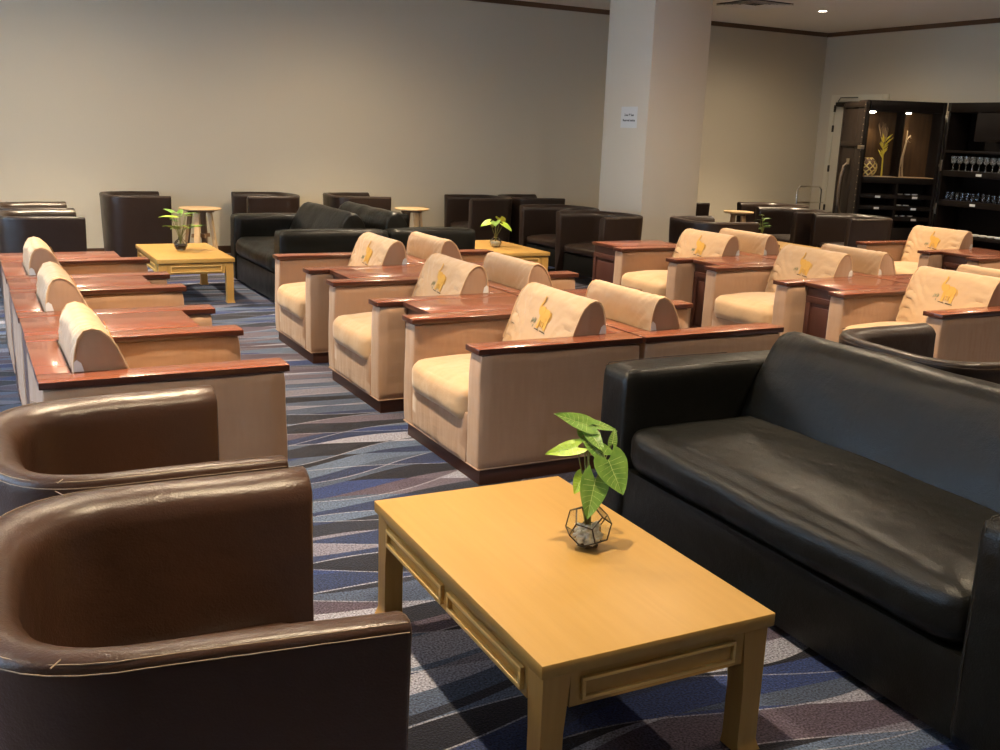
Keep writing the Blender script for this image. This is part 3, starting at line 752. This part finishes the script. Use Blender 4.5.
def small_vase(loc, label_v, label_p, seed, nleaf, kind):
    rs = random.Random(seed)
    v = thing('glass_vase', label_v, 'vase', loc, 0, 'small glass vases on the far coffee tables')
    MB().lathe([(.030, .0), (.046, .012), (.060, .04), (.056, .065), (.036, .088), (.020, .10), (.020, .115), (.017, .115), (.017, .10), (.033, .085), (.052, .062), (.055, .04), (.042, .016), (.0, .008)], 24).build('glass_body', M['vaseglass'], v)
    MB().lathe([(.038, .012), (.052, .036), (.050, .052), (.0, .054)], 16).build('pebbles', M['darkpebble'] if kind != 1 else M['pebble'], v)
    p = thing('potted_plant', label_p, 'plant', loc)
    for k in range(nleaf):
        a = 2 * PI * k / nleaf + rs.random() * .7
        if kind == 1: r_, h = .05 + rs.random() * .04, .20 + rs.random() * .09; L_, Wd = .12, .10
        elif kind == 2: r_, h = .01 + rs.random() * .03, .14 + rs.random() * .17; L_, Wd = .07, .035
        else: r_, h = .03 + rs.random() * .07, .16 + rs.random() * .17; L_, Wd = .13, .05
        b0 = Vector((math.cos(a) * r_, math.sin(a) * r_, h))
        dd = Vector((math.cos(a), math.sin(a), (.1 if kind != 1 else -.5) + rs.random() * .3))
        leaf(p, b0, dd, L_ * (.75 + rs.random() * .4), Wd, .25, rs.random() * 50 - 25, M['leaf' if rs.random() < .5 else 'leaflight'], False)
        stems(p, [Vector((0, 0, .03)), Vector((b0.x * .15, b0.y * .15, .11)), b0], .0028)
    return v
small_vase((-.20, 5.59, .391), 'small dark glass vase on the oak table at the aisle end', 'leafy green sprig in the vase on the aisle end oak table', 11, 17, 0)
small_vase((2.84, 5.32, .391), 'small clear glass vase on the oak table behind the centre row', 'few heart shaped green leaves in the vase behind the centre row', 23, 5, 1)
small_vase((6.26, 5.22, .391), 'small glass vase hidden on the oak table right of the pillar', 'bright green leafy sprig among the black tub chairs right of the pillar', 31, 14, 2)

# ------------------------------------------------------------------ trunk style bar cabinet
def cyl_between(mb, a, b_, r, n=8): mb.tube([a, b_], r, n)
H2 = 2.098
a_ = R(64); wL, dL = 1.056, .82
A2 = (8.61, 6.063)
cab = thing('bar_cabinet', 'tall dark trunk style bar cabinet with lit display niche and brass studs', 'cabinet', (A2[0], A2[1], 0), -(PI / 2 - a_))
b = MB()
b.box(0, wL, .30, dL, 0, H2 - .015, .01)                                   # rear bulk
b.box(0, .05, 0, .30, 0, H2, .008).box(wL - .05, wL, 0, .30, 0, H2, .008)   # side panels
b.box(.05, wL - .05, 0, .30, H2 - .14, H2, .006).box(.05, wL - .05, 0, .30, 1.04, 1.12, .004).box(.05, wL - .05, 0, .30, 0, .46, .004)
b.box(wL / 2 - .018, wL / 2 + .018, 0, .30, .46, 1.04, .003)
for z in (.60, .74, .89): b.box(.05, wL - .05, .0, .30, z - .045, z + .005, .002)
b.build('carcass', M['trunk'], cab)
MB().box(.05, wL - .05, .285, .299, 1.12, H2 - .14).build('niche_back', M['trunkback'], cab)
MB().box(wL / 2 - .008, wL / 2 + .008, .03, .285, 1.12, H2 - .14, .002).build('niche_divider', M['trunk'], cab)
MB().box(.055, wL - .055, .01, .284, 1.12, 1.128, .002).build('niche_shelf', M['beech'], cab)
for k in range(4):
    for s in (0, 1):
        z0, z1 = ((.46, .555), (.605, .695), (.745, .845), (.895, 1.04))[k]
        x0 = .055 + s * (wL / 2 - .035); x1 = x0 + wL / 2 - .077
        MB().box(x0, x1, .26, .299, z0, z1).build('slot_back', M['hole'], cab)
# panelled outer side with rail
sd = MB(); sd.box(-.014, 0, .02, dL - .02, 1.50, 1.56, .004).box(-.012, 0, .0, .06, .02, H2 - .02, .003).box(-.012, 0, dL - .06, dL, .02, H2 - .04, .003)
sd.box(-.012, 0, .06, dL - .06, H2 - .09, H2 - .02, .003)
sd.build('side_moulding', M['trunk'], cab)
stud = MB()
for k in range(24):
    z = H2 - .06 - k * .083
    stud.lathe([(.0, .004), (.006, .003), (.009, 0)], 8, mtx=Matrix.Translation((-.012, .03, z)) @ Matrix.Rotation(-PI / 2, 4, 'Y'))
stud.build('studs', M['brass'], cab)['kind'] = 'stuff'
hd = MB(); hd.tube([(-.02, .40, 1.28), (-.06, .41, 1.24), (-.085, .42, 1.1), (-.09, .43, .95), (-.085, .44, .75), (-.06, .44, .62), (-.02, .44, .58)], [.02, .026, .028, .028, .028, .026, .02], 10)
hd.build('carry_handle', M['leather_strap'], cab)
lt = MB(); lt.box(-.03, -.012, .36, .45, 1.26, 1.34, .004).box(-.03, -.012, .40, .49, .54, .60, .004).box(-.03, .02, -.012, .10, 1.47, 1.52, .004)
lt.build('latch', M['brass'], cab)
for x, z in ((.28, 1.0 - .135), (.78, .865), (.28, .715), (.78, .715), (.28, .575), (.80, .575)):
    MB().box(x - .035, x + .035, -.004, 0, z - .014, z + .014, .001).build('name_tag', M['tag'], cab)
for x in (.13, .60):
    q = MB().lathe([(.0, H2 - .158), (.032, H2 - .158), (.036, H2 - .150), (.036, H2 - .1405)], 16, x, .12); q.build('niche_lamp', M['lamp'], cab)

cr = thing('shelf_cabinet', 'dark open shelf cabinet with rows of glasses at the right edge', 'cabinet', (9.562, 5.592, 0), -PI / 2)
wR, dR = 2.6, .45
b = MB(); b.box(0, wR, dR - .02, dR, 0, H2 + .005, .004).box(0, .05, 0, dR - .02, 0, H2, .005).box(wR - .05, wR, 0, dR - .02, 0, H2, .005)
b.box(.05, wR - .05, 0, dR - .02, H2 - .12, H2, .005).box(.05, wR - .05, 0, dR - .02, 0, .10, .005)
b.build('carcass', M['trunk'], cr)
MB().box(.44, 1.5, .02, dR - .02, 1.62, H2 - .12, .003).build('upper_door', M['trunk'], cr)
shz = (1.50, 1.24, .86, .42)
for z in shz: MB().box(.05, wR - .05, 0, dR - .02, z - .035 - (.04 if z in (1.24, .86) else 0), z, .003).build('shelf', M['trunk'], cr)
for x, z in ((.60, 1.20), (.57, .82), (1.4, 1.2)): MB().box(x - .04, x + .04, -.004, 0, z - .015, z + .015, .001).build('name_tag', M['tag'], cr)
for z in (1.92, 1.30, .74):
    MB().box(-.012, .03, -.010, 0, z - .07, z + .07, .003).box(-.02, .0, -.016, -.006, z - .02, z + .02, .003).build('hinge', M['brass'], cr)
def shelf_pos(x, y, z):   # local cabinet -> world
    return (9.562 + y, 5.592 - x, z)
def glass_proto(kind):
    if kind == 0: pr = [(.030, 0), (.034, .003), (.008, .010), (.005, .07), (.008, .085), (.030, .10), (.038, .13), (.036, .185), (.0345, .185), (.036, .13), (.028, .103), (.0, .092)]
    elif kind == 1: pr = [(.026, 0), (.030, .01), (.033, .10), (.0315, .10), (.0285, .012), (.0, .008)]
    else: pr = [(.026, 0), (.05, .012), (.052, .03), (.05, .03), (.024, .006), (.0, .005)]
    return MB().lathe(pr, 14)
def row(name, kind, x0, dx, n_, z, label, cat, grp, m):
    p = glass_proto(kind).build(name, m); tag(p, label, cat, grp)
    for k in range(n_):
        o = p if k == 0 else p.copy()
        if k: C.objects.link(o)
        o.location = shelf_pos(x0 + k * dx, .10, z + .0005)
row('wine_glass', 0, .12, .098, 14, 1.24, 'clear stemmed glass in the row on the upper shelf of the bar', 'glass', 'stemmed glasses on the upper bar shelf', M['barglass'])
row('tumbler', 1, .085, .078, 18, .86, 'clear tumbler in the row on the middle shelf of the bar', 'glass', 'tumblers on the middle bar shelf', M['glass'])
row('saucer', 2, .13, .115, 12, .42, 'pale glass dish in the row on the low shelf of the bar', 'dish', 'dishes on the low bar shelf', M['tag'])
# things in the niche
Mc = Matrix.Translation((A2[0], A2[1], 0)) @ Matrix.Rotation(-(PI / 2 - a_), 4, 'Z')
def cloc(x, y, z): return tuple(Mc @ Vector((x, y, z)))
v = MB(); v.lathe([(.05, 0), (.10, .03), (.125, .10), (.125, .15), (.10, .205), (.05, .235), (.0, .24)], 22)
bw = v.build('woven_globe', M['rootstem'], loc=cloc(.14, .14, 1.129)); tag(bw, 'round golden woven ornament in the left niche of the bar cabinet', 'ornament')
wv = MB()
for k in range(9):
    for sg in (-1, 1):
        pts = []
        for j in range(13):
            z = .01 + j * .0185; r_ = .128 * math.sin(PI * (.16 + .78 * (j / 12))) ** .55; a = 2 * PI * k / 9 + sg * j * .16
            pts.append((r_ * math.cos(a), r_ * math.sin(a), z))
        wv.tube(pts, .009, 5)
wo = wv.build('woven_strands', M['goldweave'], bw)
dr = thing('dried_arrangement', 'dried yellow leafy stem with thin twigs in the left niche', 'dried plant', cloc(.36, .16, 1.129))
MB().tube([(0, 0, 0), (-.01, 0, .2), (-.03, 0, .38)], [.012, .010, .008], 7).build('stem', M['dryyellow'], dr)
rs = random.Random(4); y_ = MB()
for k in range(26):
    z = .22 + rs.random() * .24; a = rs.random() * 2 * PI; l_ = .05 + rs.random() * .06
    p0 = Vector((-.02, 0, z)); p1 = p0 + Vector((math.cos(a) * l_, math.sin(a) * l_, l_ * 1.1)); y_.tube([p0, p0.lerp(p1, .5) + Vector((0, 0, .004)), p1], [.005, .011, .002], 6)
y_.build('dried_leaves', M['dryyellow'], dr)
w_ = MB()
for k in range(14):
    a = rs.random() * 2 * PI; s_ = .02 + rs.random() * .06
    w_.tube([(-.03, 0, .38), (-.03 + math.cos(a) * s_ * .6, math.sin(a) * s_ * .6, .52), (-.05 + math.cos(a) * s_, math.sin(a) * s_, .62 + rs.random() * .08)], [.004, .003, .0015], 5)
w_.build('twigs', M['drybrown'], dr)
dw = MB(); dw.tube([(-.03, 0, 0), (-.05, 0, .12), (0, 0, .3), (.03, 0, .45), (.03, 0, .60)], [.018, .016, .014, .012, .006], 8)
dw.tube([(.03, 0, 0), (.01, 0, .1), (.0, 0, .28)], [.014, .012, .01], 7).tube([(.03, 0, .48), (.09, 0, .54), (.12, .01, .50)], [.011, .009, .004], 7).tube([(.03, 0, .5), (.07, 0, .46), (.11, 0, .45)], [.008, .006, .003], 6)
dwo = dw.build('driftwood_branch', M['driftwood'], loc=cloc(.62, .16, 1.129)); tag(dwo, 'pale twisted driftwood branch standing in the right niche of the bar', 'ornament')
# little white stacks in the slots
for k, (x, z) in enumerate(((.60, .89), (.70, .89), (.80, .89), (.60, .745), (.70, .745), (.57, .605), (.67, .605), (.77, .605))):
    o = MB().lathe([(.02, 0), (.036, .006), (.038, .014), (.0, .010)], 14).build('small_dish', M['tag'], loc=cloc(x, .06, z + .0055)); tag(o, 'small white dish in a slot below the driftwood niche', 'dish', 'small white dishes in the bar slots')

# luggage trolley with chrome hoop by the door
tr = thing('luggage_trolley', 'chrome hooped trolley standing by the door left of the bar', 'trolley', (9.27, 7.60, 0))
h = MB(); h.tube([(-.24, 0, .16), (-.24, 0, .82), (-.235, 0, .86), (-.20, 0, .895), (.20, 0, .895), (.235, 0, .86), (.24, 0, .82), (.24, 0, .16)], .014, 10); h.build('hoop_handle', M['chrome'], tr)
MB().tube([(-.24, 0, .66), (.30, 0, .66)], .012, 8).build('cross_bar', M['chrome'], tr)
MB().box(-.27, .27, -.35, .05, .12, .16, .01).build('deck', M['chrome'], tr)
for sx in (-.22, .22):
    for sy in (-.3, 0): MB().lathe([(.0, -.015), (.05, -.015), (.055, -.008), (.055, .008), (.05, .015), (0, .015)], 16, mtx=Matrix.Translation((sx, sy, .056)) @ Matrix.Rotation(PI / 2, 4, 'Y')).build('wheel', M['foot'], tr)

# ------------------------------------------------------------------ ceiling vent and downlights
vt = thing('ceiling_vent', 'square louvred air vent in the ceiling right of the pillar', 'vent', (6.95, 6.50, HC))
MB().box(-.33, .33, -.33, .33, -.006, 0).build('vent_backing', M['vent_dark'], vt)
for k in range(4):
    s0 = .33 - k * .07; s1 = s0 - .035; z = -.022 + k * .003
    m_ = MB()
    for rz in range(4):
        m_.prism([(s1, z + .012), (s0, z), (s0, z + .004), (s1, z + .016)], -s0, s0, mtx=Matrix.Rotation(rz * PI / 2, 4, 'Z'))
    m_.build('louvre_ring', M['whitemetal'], vt)
def spot(loc, energy, angle=150, blend=1., col=(1., .80, .56), rad=.035):
    l = bpy.data.lights.new('downlight_and_fill', 'SPOT'); l.energy = energy; l.spot_size = R(angle); l.spot_blend = blend; l.color = col; l.shadow_soft_size = rad
    o = bpy.data.objects.new('downlight_and_fill', l); C.objects.link(o); o.location = loc; return o
LX = (-3.97, -.97, 2.03, 5.03, 8.03); LYs = (-4.95, -1.95, .44, 3.44, 6.44)
first = None
for x in LX:
    for y in LYs:
        if 5 < x < 5.1 and y > 6: continue   # the pillar stands here
        if first is None:
            first = thing('downlight', 'recessed round ceiling downlight, glowing white', 'ceiling light', (x, y, HC), 0, 'recessed ceiling downlights')
            MB().lathe([(.048, -.001), (.055, -.006), (.068, -.004), (.070, 0), (.05, 0)], 24).build('trim_ring', M['whitemetal'], first)
            MB().lathe([(.0, -.0025), (.046, -.0025), (.046, 0), (0, 0)], 20).build('bulb_face', M['lamp'], first)
        else: dup(first, (x, y, HC))
        if y < -3: continue
        e = 520
        if y < -1: e = 285
        if y > 6: e = 620
        spot((x, y, HC - .012), e * 1.08, 94, 1., (1., .78, .50), rad=.022)
        spot((x, y, HC - .014), e * (.36 if y > 0 else .2), 168, 1., (1., .80, .56), rad=.05)  # second, wide spot per fixture, added as fill for walls and ceiling
# niche lamps of the bar
for x in (.13, .60):
    p = cloc(x, .12, H2 - .17); spot(p, 9, 100, .6, (1, .82, .55), .015)

# ------------------------------------------------------------------ daylight through the windows
wld = bpy.data.worlds.new('daylight'); bpy.context.scene.world = wld; wld.use_nodes = True
bg = wld.node_tree.nodes['Background']; bg.inputs[0].default_value = (.48, .71, 1., 1); bg.inputs[1].default_value = 7.
for a, b_ in wins:
    l = bpy.data.lights.new('window_portal', 'AREA'); l.shape = 'RECTANGLE'; l.size = 2.4; l.size_y = b_ - a; l.cycles.is_portal = True
    o = bpy.data.objects.new('window_portal', l); C.objects.link(o); o.location = (XL - .14, (a + b_) / 2, 1.55)
    o.rotation_euler = (0, -PI / 2, 0)
for a, b_ in nw:
    l = bpy.data.lights.new('window_portal', 'AREA'); l.shape = 'RECTANGLE'; l.size = b_ - a; l.size_y = 2.4; l.cycles.is_portal = True
    o = bpy.data.objects.new('window_portal', l); C.objects.link(o); o.location = ((a + b_) / 2, YN - .14, 1.55)
    o.rotation_euler = (PI / 2, 0, 0)

# ------------------------------------------------------------------ camera
cam_d = bpy.data.cameras.new('camera'); co = bpy.data.objects.new('camera', cam_d); C.objects.link(co)
cam_d.sensor_fit = 'HORIZONTAL'; cam_d.sensor_width = 36; cam_d.lens = 36 * 1.0085; cam_d.clip_start = .05
yaw, pitch, roll = .4915, .2368, .0369
fw = Vector((math.sin(yaw) * math.cos(pitch), math.cos(yaw) * math.cos(pitch), -math.sin(pitch)))
r0 = Vector((math.cos(yaw), -math.sin(yaw), 0)); u0 = r0.cross(fw)
r1 = r0 * math.cos(roll) + u0 * math.sin(roll); u1 = -r0 * math.sin(roll) + u0 * math.cos(roll)
co.matrix_world = Matrix(((r1.x, u1.x, -fw.x, -1.9026), (r1.y, u1.y, -fw.y, -3.7391), (r1.z, u1.z, -fw.z, 1.5253), (0, 0, 0, 1)))
sc = bpy.context.scene; sc.camera = co
vs = sc.view_settings; vs.view_transform = 'Standard'; vs.look = 'None'; vs.gamma = 1; vs.use_curve_mapping = False; vs.exposure = .2
